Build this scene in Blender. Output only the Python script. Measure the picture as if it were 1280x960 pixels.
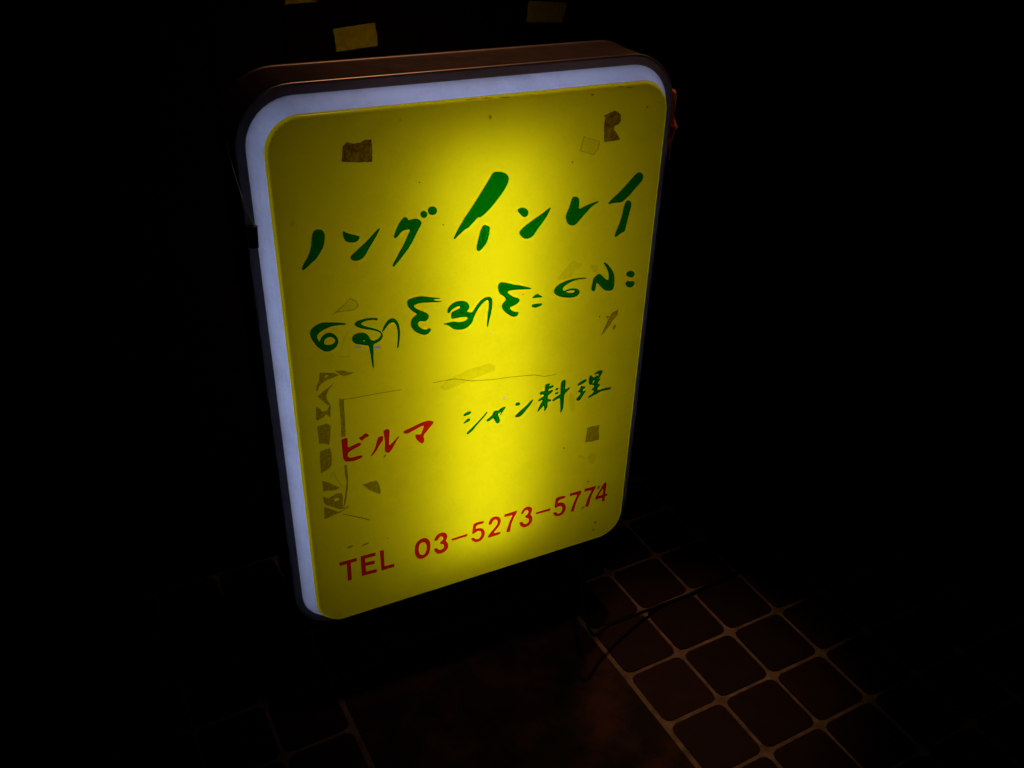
import bpy, math, random
from mathutils import Vector, Matrix
from mathutils.geometry import delaunay_2d_cdt

random.seed(7)
S = bpy.context.scene
C = S.collection
for o in list(bpy.data.objects):
    bpy.data.objects.remove(o)

# ------------------------------------------------------------------ camera
EYE = 1.65
cam_d = bpy.data.cameras.new('camera'); cam = bpy.data.objects.new('camera', cam_d); C.objects.link(cam)
cam_d.sensor_width = 36.0; cam_d.lens = 36.0*1147.55/1280.0
cam_d.clip_start = 0.05; cam_d.clip_end = 200
p_, r_ = 0.550814, 0.030860
fw = Vector((0, math.cos(p_), -math.sin(p_))); up0 = Vector((0, math.sin(p_), math.cos(p_))); rt0 = Vector((1, 0, 0))
rt = math.cos(r_)*rt0 + math.sin(r_)*up0; up = -math.sin(r_)*rt0 + math.cos(r_)*up0
M = Matrix((rt, up, -fw)).transposed().to_4x4(); M.translation = Vector((0, 0, EYE))
cam.matrix_world = M
S.camera = cam
# ------------------------------------------------------------------ night sky, exposure, lamp
w = bpy.data.worlds.new('World'); S.world = w; w.use_nodes = True
bg = w.node_tree.nodes['Background']; bg.inputs[0].default_value = (0.9, 0.75, 0.6, 1); bg.inputs[1].default_value = 0.0004
S.view_settings.view_transform = 'Standard'; S.view_settings.look = 'None'
S.view_settings.exposure = 0.0; S.view_settings.gamma = 1.0
S.cycles.max_bounces = 8; S.cycles.diffuse_bounces = 6; S.cycles.transparent_max_bounces = 24
S.cycles.caustics_reflective = False; S.cycles.caustics_refractive = False

TH = 0.470535; W, H = 0.70328, 1.01258
O = Vector((-0.368841, 1.3, EYE-0.369796))          # top left corner of the yellow face
EX = Vector((math.cos(TH), math.sin(TH), 0)); EY = Vector((-math.sin(TH), math.cos(TH), 0))
def sign_pt(x, y, z): return Vector((O.x, O.y, 0)) + x*EX + y*EY + Vector((0, 0, z))
ld = bpy.data.lights.new('street_light', 'SPOT'); lamp = bpy.data.objects.new('street_light', ld); C.objects.link(lamp)
lamp.location = sign_pt(1.00, 0.26, 3.0)
ld.energy = 150; ld.color = (1.0, 0.42, 0.19); ld.shadow_soft_size = 0.05
ld.spot_size = math.radians(16); ld.spot_blend = 1.0
aim = sign_pt(.78, -.25, 0) - lamp.location
lamp.rotation_euler = aim.to_track_quat('-Z', 'Y').to_euler()

ld2 = bpy.data.lights.new('far_street_light', 'SPOT'); lamp2 = bpy.data.objects.new('far_street_light', ld2); C.objects.link(lamp2)
lamp2.location = sign_pt(.46, -.28, 3.2); ld2.energy = 44; ld2.color = (1.0, .42, .20); ld2.shadow_soft_size = .12
ld2.spot_size = math.radians(26); ld2.spot_blend = 1.0
lamp2.rotation_euler = (sign_pt(.42, .10, 1.2) - lamp2.location).to_track_quat('-Z', 'Y').to_euler()

# ------------------------------------------------------------------ helpers
def mat(name):
    m = bpy.data.materials.new(name); m.use_nodes = True; nt = m.node_tree
    for n in list(nt.nodes):
        nt.nodes.remove(n)
    out = nt.nodes.new('ShaderNodeOutputMaterial')
    return m, nt, out
def N(nt, t, **kw):
    n = nt.nodes.new(t)
    for k, v in kw.items():
        if k in n.inputs.keys() if isinstance(k, str) else False:
            n.inputs[k].default_value = v
        else:
            setattr(n, k, v)
    return n
def noise(nt, scale, detail=4, rough=.6, vec=None):
    n = nt.nodes.new('ShaderNodeTexNoise'); n.inputs['Scale'].default_value = scale
    n.inputs['Detail'].default_value = detail; n.inputs['Roughness'].default_value = rough
    if vec is None:
        tc = nt.nodes.new('ShaderNodeTexCoord'); vec = tc.outputs['Object']
    nt.links.new(vec, n.inputs['Vector'])
    return n.outputs[0]
def ramp(nt, fac, stops):
    r = nt.nodes.new('ShaderNodeValToRGB'); e = r.color_ramp.elements
    while len(e) < len(stops): e.new(0.5)
    for i, (p, c) in enumerate(stops):
        e[i].position = p; e[i].color = (*c, 1)
    nt.links.new(fac, r.inputs[0]); return r.outputs[0]
def bump(nt, h, strength, dist=.001):
    b = nt.nodes.new('ShaderNodeBump'); b.inputs['Strength'].default_value = strength; b.inputs['Distance'].default_value = dist
    nt.links.new(h, b.inputs['Height']); return b.outputs[0]
def principled(name, stops, scale, rough=.6, metallic=0, bump_s=0, bump_scale=200, rough_var=0, random_tint=0, bump_d=.001, spec=.5):
    m, nt, out = mat(name); L = nt.links
    b = nt.nodes.new('ShaderNodeBsdfPrincipled'); L.new(b.outputs[0], out.inputs[0])
    col = ramp(nt, noise(nt, scale, 6), stops)
    if random_tint:
        oi = nt.nodes.new('ShaderNodeObjectInfo'); mr = nt.nodes.new('ShaderNodeMapRange')
        mr.inputs['To Min'].default_value = 1-random_tint; mr.inputs['To Max'].default_value = 1+random_tint
        L.new(oi.outputs['Random'], mr.inputs['Value'])
        vm = nt.nodes.new('ShaderNodeVectorMath'); vm.operation = 'SCALE'
        L.new(col, vm.inputs[0]); L.new(mr.outputs[0], vm.inputs['Scale']); col = vm.outputs[0]
    L.new(col, b.inputs['Base Color'])
    b.inputs['Roughness'].default_value = rough; b.inputs['Metallic'].default_value = metallic
    b.inputs['Specular IOR Level'].default_value = spec
    if rough_var:
        mr = nt.nodes.new('ShaderNodeMapRange'); mr.inputs['To Min'].default_value = rough-rough_var; mr.inputs['To Max'].default_value = rough+rough_var
        L.new(noise(nt, scale*3, 5), mr.inputs['Value']); L.new(mr.outputs[0], b.inputs['Roughness'])
    if bump_s:
        L.new(bump(nt, noise(nt, bump_scale, 8, .7), bump_s, bump_d), b.inputs['Normal'])
    return m

def acrylic(name, trans, refl, dirt, fac=.75, rough=.28):
    """translucent plastic sheet lit from behind"""
    m, nt, out = mat(name); L = nt.links
    tr = nt.nodes.new('ShaderNodeBsdfTranslucent'); di = nt.nodes.new('ShaderNodeBsdfDiffuse'); gl = nt.nodes.new('ShaderNodeBsdfGlossy')
    n1 = noise(nt, 9, 6, .65); n2 = noise(nt, 160, 4, .7)
    mx = nt.nodes.new('ShaderNodeMath'); mx.operation = 'MULTIPLY_ADD'; mx.inputs[1].default_value = .35
    L.new(n2, mx.inputs[0]); L.new(n1, mx.inputs[2])
    c1 = ramp(nt, mx.outputs[0], [(.42, tuple(v*(1-dirt) for v in trans)), (.72, trans)])
    L.new(c1, tr.inputs[0])
    c2 = ramp(nt, mx.outputs[0], [(.42, tuple(v*(1-2*dirt) for v in refl)), (.72, refl)]); L.new(c2, di.inputs[0])
    a = nt.nodes.new('ShaderNodeMixShader'); a.inputs[0].default_value = fac; L.new(di.outputs[0], a.inputs[1]); L.new(tr.outputs[0], a.inputs[2])
    fr = nt.nodes.new('ShaderNodeFresnel'); fr.inputs[0].default_value = 1.45
    gl.inputs['Roughness'].default_value = rough
    bp = bump(nt, noise(nt, 60, 6, .6), .15, .0008); L.new(bp, gl.inputs['Normal'])
    b = nt.nodes.new('ShaderNodeMixShader'); L.new(fr.outputs[0], b.inputs[0]); L.new(a.outputs[0], b.inputs[1]); L.new(gl.outputs[0], b.inputs[2])
    L.new(b.outputs[0], out.inputs[0]); return m

def film(name, tint, body, body_fac, patch=None, rough=.35, scale=90, edge=(.45, .6)):
    """thin coloured film; tint is what it lets through"""
    m, nt, out = mat(name); L = nt.links
    t = nt.nodes.new('ShaderNodeBsdfTransparent'); d = nt.nodes.new('ShaderNodeBsdfPrincipled')
    d.inputs['Base Color'].default_value = (*body, 1); d.inputs['Roughness'].default_value = rough
    if patch:
        L.new(ramp(nt, noise(nt, scale, 6, .75), [(edge[0], tint), (edge[1], patch)]), t.inputs[0])
    else:
        t.inputs[0].default_value = (*tint, 1)
    a = nt.nodes.new('ShaderNodeMixShader'); a.inputs[0].default_value = body_fac
    L.new(t.outputs[0], a.inputs[1]); L.new(d.outputs[0], a.inputs[2]); L.new(a.outputs[0], out.inputs[0]); return m

def mesh(name, verts, faces, mats, parent=None, fmat=None, smooth=None, loc=None):
    me = bpy.data.meshes.new(name); me.from_pydata([tuple(v) for v in verts], [], faces)
    for mm in (mats if isinstance(mats, (list, tuple)) else [mats]): me.materials.append(mm)
    if fmat: 
        for p, i in zip(me.polygons, fmat): p.material_index = i
    if smooth is not None:
        for p in me.polygons: p.use_smooth = True
        me.set_sharp_from_angle(angle=math.radians(smooth))
    me.validate()
    o = bpy.data.objects.new(name, me); C.objects.link(o)
    if parent: o.parent = parent
    if loc is not None: o.location = loc
    return o
def empty(name, label=None, cat=None, loc=(0, 0, 0), rz=0, group=None):
    o = bpy.data.objects.new(name, None); C.objects.link(o); o.location = loc; o.rotation_euler = (0, 0, rz); o.empty_display_size = .1
    tag(o, label, cat, group); return o
def tag(o, label=None, cat=None, group=None, kind=None):
    if label: o['label'] = label
    if cat: o['category'] = cat
    if group: o['group'] = group
    if kind: o['kind'] = kind
    return o
def box_vf(x0, x1, y0, y1, z0, z1, b=0.0):
    v = [(x, y, z) for z in (z0, z1) for y in (y0, y1) for x in (x0, x1)]
    f = [(0, 2, 3, 1), (4, 5, 7, 6), (0, 1, 5, 4), (2, 6, 7, 3), (0, 4, 6, 2), (1, 3, 7, 5)]
    return v, f
def bevel_box(x0, x1, y0, y1, z0, z1, b):
    """box with chamfered long edges (profile in xy)"""
    pr = [(x0+b, y0), (x1-b, y0), (x1, y0+b), (x1, y1-b), (x1-b, y1), (x0+b, y1), (x0, y1-b), (x0, y0+b)]
    n = 8; v = [(x, y, z0) for x, y in pr]+[(x, y, z1) for x, y in pr]
    f = [tuple(range(n))[::-1], tuple(range(n, 2*n))]+[(i, (i+1) % n, n+(i+1) % n, n+i) for i in range(n)]
    return v, f
def tube_vf(pts, r, n=10):
    pts = [Vector(p) for p in pts]; V = []; F = []; side = None
    for i, p in enumerate(pts):
        t = (pts[min(i+1, len(pts)-1)]-pts[max(i-1, 0)]).normalized()
        if side is None: side = t.orthogonal().normalized()
        side = (side - t*side.dot(t)).normalized(); s2 = t.cross(side)
        for k in range(n):
            a = 2*math.pi*k/n; V.append(p+r*(math.cos(a)*side+math.sin(a)*s2))
    for i in range(len(pts)-1):
        for k in range(n):
            F.append((i*n+k, i*n+(k+1) % n, (i+1)*n+(k+1) % n, (i+1)*n+k))
    F.append(tuple(range(n))[::-1]); F.append(tuple((len(pts)-1)*n+k for k in range(n)))
    return V, F
def catmull(P, n=6):
    P = [Vector(p) for p in P]; Q = [P[0]*2-P[1]]+P+[P[-1]*2-P[-2]]; out = []
    for i in range(1, len(Q)-2):
        a, b, c, d = Q[i-1:i+3]
        for k in range(n):
            t = k/n; out.append(.5*((2*b)+(c-a)*t+(2*a-5*b+4*c-d)*t*t+(3*b-3*c+d-a)*t**3))
    out.append(P[-1]); return out

# lettering, marks and chips as outlines on the face, in tenths of a millimetre from its top left corner
LETTERS = [
    ["katakana_character","g",1,[[[664,-1777],[746,-1795],[783,-1863],[780,-1962],[747,-2070],[691,-2162],[610,-2263],[521,-2325],[422,-2405],[381,-2416],[378,-2364],[434,-2284],[497,-2193],[548,-2075],[575,-1930],[602,-1810]]]],
    ["katakana_character","g",1,[[[1084,-1867],[1146,-1914],[1254,-1962],[1338,-1995],[1341,-2026],[1295,-2075],[1209,-2082],[1113,-2048],[1085,-1986],[1072,-1895]],[[1674,-1907],[1683,-1927],[1582,-2090],[1486,-2217],[1408,-2347],[1325,-2398],[1237,-2404],[1177,-2365],[1168,-2319],[1260,-2244],[1390,-2149],[1508,-2053],[1614,-1954]]]],
    ["katakana_character","g",1,[[[2110,-1782],[2158,-1814],[2164,-1859],[2229,-1843],[2314,-1843],[2383,-1891],[2394,-1945],[2340,-2027],[2271,-2147],[2188,-2292],[2079,-2420],[1970,-2535],[1888,-2620],[1863,-2597],[1919,-2500],[2003,-2367],[2086,-2236],[2155,-2103],[2198,-2006],[2133,-2003],[2068,-2012],[2015,-2055],[1948,-2122],[1910,-2111],[1926,-2041],[1982,-1921],[2050,-1829]],[[2497,-1798],[2485,-1831],[2455,-1848],[2418,-1842],[2389,-1816],[2378,-1780],[2390,-1747],[2421,-1730],[2457,-1736],[2487,-1761]],[[2668,-1761],[2652,-1802],[2611,-1823],[2561,-1816],[2521,-1783],[2507,-1737],[2523,-1696],[2564,-1675],[2614,-1682],[2654,-1715]]]],
    ["katakana_character","g",1,[[[3708,-1234],[3853,-1261],[3951,-1333],[3960,-1424],[3892,-1551],[3782,-1688],[3655,-1824],[3527,-1935],[3437,-1993],[3424,-1976],[3399,-1978],[3303,-2066],[3207,-2151],[3175,-2147],[3048,-2245],[2968,-2311],[2959,-2278],[3048,-2121],[3160,-1952],[3302,-1774],[3459,-1554],[3599,-1348],[3661,-1258]],[[3513,-2129],[3621,-2177],[3622,-2256],[3582,-2441],[3501,-2540],[3430,-2599],[3380,-2568],[3380,-2504],[3418,-2351],[3465,-2185]]]],
    ["katakana_character","g",1,[[[4149,-1941],[4232,-1925],[4317,-1965],[4354,-2033],[4323,-2102],[4262,-2106],[4193,-2042],[4144,-1981]],[[4771,-2001],[4789,-2023],[4669,-2223],[4538,-2365],[4457,-2483],[4356,-2519],[4270,-2492],[4192,-2409],[4190,-2360],[4279,-2277],[4461,-2176],[4628,-2089]]]],
    ["katakana_character","g",1,[[[5197,-1889],[5255,-1871],[5328,-1900],[5351,-1984],[5344,-2128],[5483,-2076],[5640,-2034],[5740,-2021],[5748,-2039],[5610,-2101],[5477,-2229],[5377,-2329],[5294,-2409],[5204,-2402],[5129,-2341],[5094,-2238],[5101,-2174],[5162,-2037]]]],
    ["katakana_character","g",1,[[[6523,-1585],[6620,-1626],[6658,-1721],[6552,-1838],[6435,-1953],[6334,-2045],[6230,-2116],[6118,-2100],[5965,-2108],[5953,-2094],[6036,-2014],[6173,-1918],[6340,-1762]],[[6356,-2081],[6437,-2135],[6452,-2203],[6423,-2350],[6388,-2547],[6359,-2696],[6291,-2703],[6186,-2772],[6154,-2760],[6160,-2700],[6220,-2556],[6275,-2362],[6302,-2166]]]],
    ["burmese_character","g",1,[[[1026,-3496],[924,-3457],[789,-3425],[628,-3391],[531,-3409],[446,-3458],[400,-3516],[405,-3608],[437,-3706],[496,-3811],[571,-3898],[644,-3945],[734,-3942],[823,-3884],[859,-3814],[855,-3736],[812,-3658],[747,-3608],[679,-3598],[614,-3630],[570,-3674],[547,-3746],[515,-3677],[506,-3615],[552,-3556],[645,-3515],[770,-3489],[894,-3492],[990,-3507]],[[714,-3675],[768,-3694],[812,-3750],[801,-3801],[743,-3835],[633,-3819],[617,-3761],[636,-3696]]]],
    ["burmese_character","g",1,[[[1561,-3523],[1546,-3543],[1511,-3520],[1440,-3509],[1341,-3508],[1283,-3527],[1267,-3554],[1308,-3593],[1404,-3645],[1516,-3695],[1599,-3756],[1633,-3810],[1637,-3874],[1598,-3929],[1531,-3962],[1457,-3977],[1455,-4072],[1449,-4231],[1442,-4440],[1427,-4445],[1415,-4336],[1397,-4139],[1384,-3993],[1328,-3969],[1229,-3935],[1146,-3901],[1100,-3844],[1097,-3788],[1129,-3733],[1201,-3710],[1286,-3720],[1355,-3758],[1393,-3829],[1432,-3911],[1504,-3916],[1571,-3883],[1607,-3836],[1598,-3787],[1542,-3744],[1444,-3700],[1318,-3657],[1222,-3606],[1168,-3564],[1159,-3524],[1201,-3487],[1301,-3469],[1414,-3470],[1527,-3490],[1562,-3508]],[[1273,-3871],[1305,-3867],[1331,-3886],[1303,-3896]]]],
    ["burmese_character","g",1,[[[1630,-3775],[1645,-3719],[1692,-3635],[1753,-3570],[1812,-3554],[1869,-3578],[1917,-3651],[1943,-3750],[1948,-3862],[1933,-4002],[1904,-4148],[1886,-4149],[1883,-4119],[1904,-3964],[1910,-3838],[1892,-3724],[1859,-3646],[1809,-3631],[1749,-3655],[1696,-3714],[1642,-3781]]]],
    ["burmese_character","g",1,[[[2699,-3349],[2609,-3322],[2500,-3292],[2418,-3262],[2337,-3241],[2242,-3242],[2147,-3256],[2102,-3283],[2096,-3339],[2114,-3406],[2179,-3491],[2280,-3568],[2217,-3599],[2167,-3654],[2144,-3736],[2162,-3813],[2221,-3899],[2317,-3967],[2399,-4004],[2463,-3988],[2513,-3939],[2507,-3900],[2479,-3883],[2437,-3908],[2381,-3896],[2313,-3845],[2273,-3778],[2282,-3728],[2331,-3709],[2399,-3738],[2441,-3725],[2481,-3675],[2472,-3614],[2411,-3559],[2316,-3503],[2242,-3453],[2209,-3404],[2238,-3373],[2333,-3368],[2470,-3383],[2608,-3407],[2754,-3417],[2650,-3390],[2553,-3354],[2609,-3346],[2692,-3358]]]],
    ["burmese_character","g",1,[[[2831,-3614],[2850,-3559],[2914,-3499],[3014,-3467],[3113,-3480],[3192,-3517],[3242,-3585],[3249,-3646],[3192,-3708],[3286,-3749],[3322,-3727],[3372,-3648],[3444,-3559],[3531,-3502],[3618,-3497],[3670,-3521],[3693,-3592],[3695,-3697],[3668,-3841],[3633,-3985],[3605,-4101],[3594,-4091],[3596,-3978],[3611,-3815],[3628,-3669],[3620,-3578],[3597,-3547],[3532,-3576],[3445,-3655],[3380,-3753],[3337,-3842],[3301,-3947],[3214,-4019],[3126,-4046],[3011,-4029],[2925,-3989],[2854,-3914],[2818,-3891],[2738,-3857],[2812,-3857],[2897,-3851],[2954,-3853],[3055,-3896],[3156,-3887],[3214,-3861],[3214,-3821],[3156,-3800],[3041,-3792],[2905,-3794],[2898,-3730],[2910,-3666],[2956,-3646],[3027,-3631],[3070,-3606],[3070,-3576],[3027,-3562],[2956,-3587],[2899,-3627],[2856,-3674],[2832,-3651]]]],
    ["burmese_character","g",1,[[[3888,-3266],[3997,-3306],[4127,-3359],[4248,-3396],[4462,-3481],[4465,-3501],[4362,-3489],[4200,-3466],[4060,-3450],[4001,-3457],[3986,-3481],[4033,-3539],[4124,-3606],[4206,-3637],[4243,-3684],[4219,-3719],[4149,-3766],[4079,-3778],[4040,-3790],[4061,-3840],[4113,-3890],[4174,-3911],[4215,-3916],[4224,-3943],[4197,-3994],[4137,-4005],[4065,-3967],[3982,-3900],[3910,-3820],[3881,-3743],[3898,-3697],[3936,-3649],[3975,-3612],[3904,-3529],[3838,-3482],[3813,-3423],[3799,-3352],[3812,-3286],[3848,-3264]]]],
    ["burmese_character","g",0,[[[4601,-3624],[4654,-3662],[4702,-3700],[4693,-3715],[4615,-3707],[4502,-3699],[4496,-3683],[4541,-3646]],[[4497,-3824],[4579,-3822],[4704,-3837],[4703,-3865],[4655,-3891],[4573,-3906],[4499,-3876],[4490,-3854]]]],
    ["burmese_character","g",1,[[[5621,-3496],[5531,-3473],[5403,-3461],[5261,-3461],[5121,-3485],[4999,-3538],[4941,-3610],[4945,-3680],[5011,-3738],[5125,-3795],[5254,-3831],[5367,-3845],[5461,-3816],[5492,-3760],[5469,-3710],[5402,-3669],[5305,-3648],[5211,-3661],[5141,-3679],[5114,-3628],[5150,-3574],[5265,-3519],[5405,-3491],[5517,-3497],[5606,-3505]],[[5189,-3695],[5276,-3681],[5356,-3696],[5393,-3718],[5368,-3744],[5296,-3742],[5215,-3720]]]],
    ["burmese_character","g",1,[[[5967,-3253],[5994,-3248],[6047,-3287],[6138,-3394],[6206,-3498],[6235,-3619],[6239,-3744],[6230,-3821],[6183,-3856],[6099,-3847],[6013,-3804],[5940,-3728],[5858,-3628],[5830,-3684],[5830,-3777],[5799,-3800],[5757,-3779],[5738,-3745],[5753,-3639],[5769,-3535],[5821,-3483],[5892,-3457],[5944,-3497],[6017,-3580],[6096,-3633],[6106,-3565],[6088,-3469],[6047,-3378],[5990,-3292]]]],
    ["burmese_character","g",1,[[[6486,-3563],[6532,-3525],[6590,-3520],[6662,-3556],[6684,-3607],[6656,-3656],[6615,-3669],[6544,-3631],[6500,-3608]],[[6505,-3739],[6546,-3722],[6599,-3748],[6658,-3746],[6704,-3783],[6693,-3836],[6646,-3870],[6587,-3869],[6523,-3829],[6496,-3776]]]],
    ["katakana_character","r",1,[[[782,-5765],[820,-5764],[850,-5755],[879,-5775],[871,-5888],[872,-5986],[957,-5957],[1049,-5930],[1102,-5933],[1120,-5968],[1091,-5996],[982,-6027],[873,-6076],[855,-6116],[858,-6180],[894,-6209],[985,-6218],[1062,-6213],[1115,-6217],[1129,-6243],[1104,-6272],[1011,-6290],[919,-6289],[829,-6272],[786,-6232],[771,-6127],[770,-6001],[768,-5858],[770,-5788]],[[1086,-5825],[1117,-5816],[1156,-5800],[1189,-5769],[1227,-5762],[1270,-5809],[1272,-5833],[1222,-5846],[1183,-5852],[1166,-5883],[1135,-5892],[1114,-5865]]]],
    ["katakana_character","r",1,[[[1440,-5925],[1464,-5905],[1495,-5908],[1519,-5902],[1538,-5931],[1529,-6004],[1480,-6054],[1446,-6108],[1387,-6200],[1338,-6249],[1301,-6284],[1293,-6273],[1306,-6249],[1349,-6189],[1384,-6117],[1413,-6007]],[[1555,-5805],[1595,-5780],[1633,-5779],[1667,-5818],[1659,-5897],[1646,-6019],[1636,-6162],[1687,-6132],[1753,-6068],[1835,-6000],[1842,-6012],[1801,-6064],[1750,-6149],[1699,-6236],[1649,-6295],[1616,-6307],[1563,-6270],[1559,-6195],[1569,-6088],[1568,-5943],[1557,-5859]]]],
    ["katakana_character","r",1,[[[2431,-5812],[2527,-5865],[2518,-5890],[2460,-5956],[2377,-6043],[2310,-6116],[2332,-6215],[2314,-6274],[2282,-6284],[2234,-6242],[2180,-6162],[2158,-6092],[2175,-6051],[2271,-6087],[2297,-6020],[2332,-5921],[2340,-5890],[2268,-5894],[2139,-5940],[2010,-5986],[1947,-5959],[1929,-5927],[1965,-5906],[2077,-5878],[2206,-5841],[2334,-5813]]]],
    ["katakana_character","g",1,[[[3129,-5877],[3161,-5846],[3212,-5828],[3263,-5825],[3289,-5849],[3276,-5874],[3212,-5899],[3148,-5907]],[[3128,-6061],[3167,-6029],[3199,-5995],[3244,-5981],[3274,-6008],[3257,-6039],[3199,-6059],[3148,-6069]],[[3622,-5925],[3626,-5952],[3564,-6029],[3486,-6101],[3395,-6191],[3317,-6286],[3252,-6326],[3212,-6341],[3196,-6317],[3212,-6286],[3278,-6239],[3382,-6152],[3486,-6058],[3563,-5986]]]],
    ["katakana_character","g",1,[[[4012,-5918],[4006,-5952],[3948,-6023],[3909,-6088],[3902,-6076],[3918,-6001],[3881,-6027],[3848,-6054],[3876,-6120],[3901,-6199],[3886,-6246],[3846,-6264],[3812,-6226],[3777,-6151],[3750,-6107],[3684,-6147],[3638,-6164],[3611,-6142],[3618,-6115],[3683,-6075],[3742,-6033],[3754,-5979],[3793,-5951],[3853,-5969],[3906,-5933],[3958,-5914]]]],
    ["katakana_character","g",1,[[[4220,-5929],[4239,-5891],[4286,-5889],[4327,-5914],[4322,-5948],[4282,-5967],[4234,-5951]],[[4586,-5908],[4613,-5905],[4569,-5998],[4503,-6068],[4425,-6157],[4345,-6223],[4277,-6234],[4229,-6214],[4228,-6185],[4301,-6124],[4394,-6061],[4487,-5991],[4552,-5928]]]],
    ["kanji_character","g",1,[[[4976,-5631],[4965,-5652],[4945,-5695],[5014,-5682],[5045,-5688],[5054,-5710],[5032,-5733],[4986,-5742],[4948,-5752],[4934,-5781],[4931,-5813],[4965,-5793],[5004,-5785],[5047,-5797],[5037,-5823],[4985,-5867],[4932,-5898],[4926,-5933],[4933,-5984],[4976,-5993],[5013,-6020],[5003,-6051],[4964,-6049],[4935,-6033],[4935,-6099],[4938,-6166],[4909,-6207],[4880,-6249],[4868,-6238],[4864,-6163],[4850,-6109],[4820,-6143],[4783,-6174],[4753,-6203],[4719,-6232],[4722,-6199],[4749,-6116],[4784,-6043],[4828,-5981],[4796,-5973],[4742,-5979],[4719,-5973],[4733,-5940],[4793,-5915],[4853,-5874],[4813,-5839],[4775,-5846],[4746,-5814],[4756,-5781],[4794,-5770],[4848,-5772],[4863,-5755],[4858,-5690],[4865,-5643],[4894,-5623],[4941,-5626]],[[5090,-5804],[5112,-5777],[5143,-5769],[5164,-5786],[5150,-5815],[5115,-5822],[5095,-5817]],[[5084,-5892],[5110,-5874],[5149,-5867],[5169,-5881],[5155,-5905],[5128,-5917],[5097,-5909]],[[5316,-5650],[5318,-5747],[5310,-5859],[5360,-5843],[5406,-5822],[5425,-5838],[5409,-5871],[5364,-5905],[5308,-5956],[5302,-6045],[5305,-6162],[5301,-6277],[5280,-6330],[5247,-6384],[5239,-6378],[5234,-6259],[5225,-6141],[5213,-6023],[5166,-6027],[5105,-6052],[5058,-6065],[5034,-6050],[5056,-6015],[5116,-5981],[5170,-5958],[5213,-5944],[5210,-5842],[5212,-5745],[5215,-5673],[5244,-5632],[5283,-5624],[5303,-5632]]]],
    ["kanji_character","g",1,[[[5589,-5815],[5611,-5791],[5675,-5754],[5739,-5731],[5777,-5725],[5803,-5749],[5791,-5782],[5726,-5810],[5661,-5831],[5614,-5838]],[[5682,-5853],[5718,-5881],[5791,-5904],[5774,-5924],[5728,-5957],[5727,-6006],[5789,-5992],[5800,-6009],[5756,-6072],[5713,-6141],[5675,-6200],[5631,-6201],[5596,-6180],[5589,-6149],[5625,-6108],[5679,-6063],[5674,-6002],[5626,-6000],[5615,-5983],[5633,-5958],[5669,-5932],[5670,-5884]],[[6142,-5608],[6159,-5633],[6148,-5679],[6119,-5725],[6098,-5769],[6086,-5791],[6115,-5798],[6117,-5818],[6069,-5874],[6072,-5910],[6122,-5932],[6120,-5961],[6070,-6003],[6065,-6051],[6124,-6066],[6221,-6055],[6310,-6052],[6380,-6065],[6401,-6083],[6375,-6113],[6305,-6111],[6206,-6106],[6129,-6117],[6053,-6147],[5958,-6173],[5882,-6194],[5862,-6183],[5888,-6150],[5954,-6122],[5993,-6073],[5996,-6044],[5951,-6035],[5935,-6017],[5962,-5986],[5998,-5955],[5975,-5912],[5950,-5904],[5915,-5888],[5886,-5886],[5863,-5858],[5852,-5782],[5851,-5714],[5868,-5668],[5892,-5664],[5920,-5687],[5940,-5726],[5989,-5736],[6019,-5697],[6044,-5703],[6064,-5732],[6072,-5695],[6057,-5657],[6021,-5660],[5974,-5671],[5963,-5656],[6008,-5621],[6074,-5601]],[[5987,-5798],[5974,-5846],[5941,-5874],[5950,-5826]]]],
    ["letter","r",0,[[[520,-8594],[870,-8598],[862,-8683],[744,-8679],[737,-9121],[653,-9114],[660,-8684],[534,-8677],[518,-8656]]]],
    ["letter","r",0,[[[946,-8591],[1256,-8603],[1247,-8687],[1032,-8682],[1031,-8788],[1220,-8799],[1221,-8884],[1031,-8871],[1032,-9021],[1254,-9036],[1249,-9121],[940,-9107]]]],
    ["letter","r",0,[[[1339,-8589],[1423,-8607],[1416,-9025],[1621,-9036],[1620,-9123],[1344,-9117]]]],
    ["digit","r",2,[[[2268,-8595],[2332,-8631],[2384,-8709],[2400,-8820],[2389,-8950],[2354,-9058],[2288,-9114],[2200,-9128],[2126,-9087],[2074,-9000],[2059,-8881],[2072,-8740],[2117,-8652],[2182,-8603]],[[2255,-8691],[2302,-8745],[2322,-8832],[2311,-8935],[2279,-9016],[2224,-9043],[2171,-9003],[2147,-8927],[2144,-8820],[2163,-8734],[2201,-8695]]]],
    ["digit","r",1,[[[2486,-8732],[2509,-8668],[2559,-8613],[2624,-8590],[2689,-8600],[2743,-8646],[2770,-8715],[2758,-8791],[2725,-8838],[2768,-8894],[2787,-8975],[2772,-9064],[2716,-9118],[2638,-9136],[2561,-9121],[2507,-9067],[2481,-8997],[2476,-8962],[2542,-8959],[2563,-9014],[2617,-9048],[2673,-9027],[2697,-8976],[2690,-8926],[2652,-8893],[2609,-8877],[2610,-8830],[2665,-8803],[2685,-8758],[2677,-8715],[2634,-8680],[2585,-8695],[2556,-8764],[2496,-8756]]]],
    ["dash","r",0,[[[2857,-8837],[3213,-8830],[3207,-8882],[2871,-8885]]]],
    ["digit","r",1,[[[3360,-8593],[3582,-8607],[3583,-8670],[3411,-8663],[3399,-8771],[3462,-8761],[3533,-8788],[3591,-8854],[3611,-8953],[3587,-9051],[3523,-9113],[3433,-9126],[3356,-9088],[3305,-9011],[3298,-8986],[3362,-8978],[3394,-9035],[3458,-9059],[3516,-9018],[3534,-8941],[3521,-8867],[3469,-8826],[3406,-8842],[3381,-8863],[3323,-8873],[3330,-8807],[3342,-8691]]]],
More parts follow.
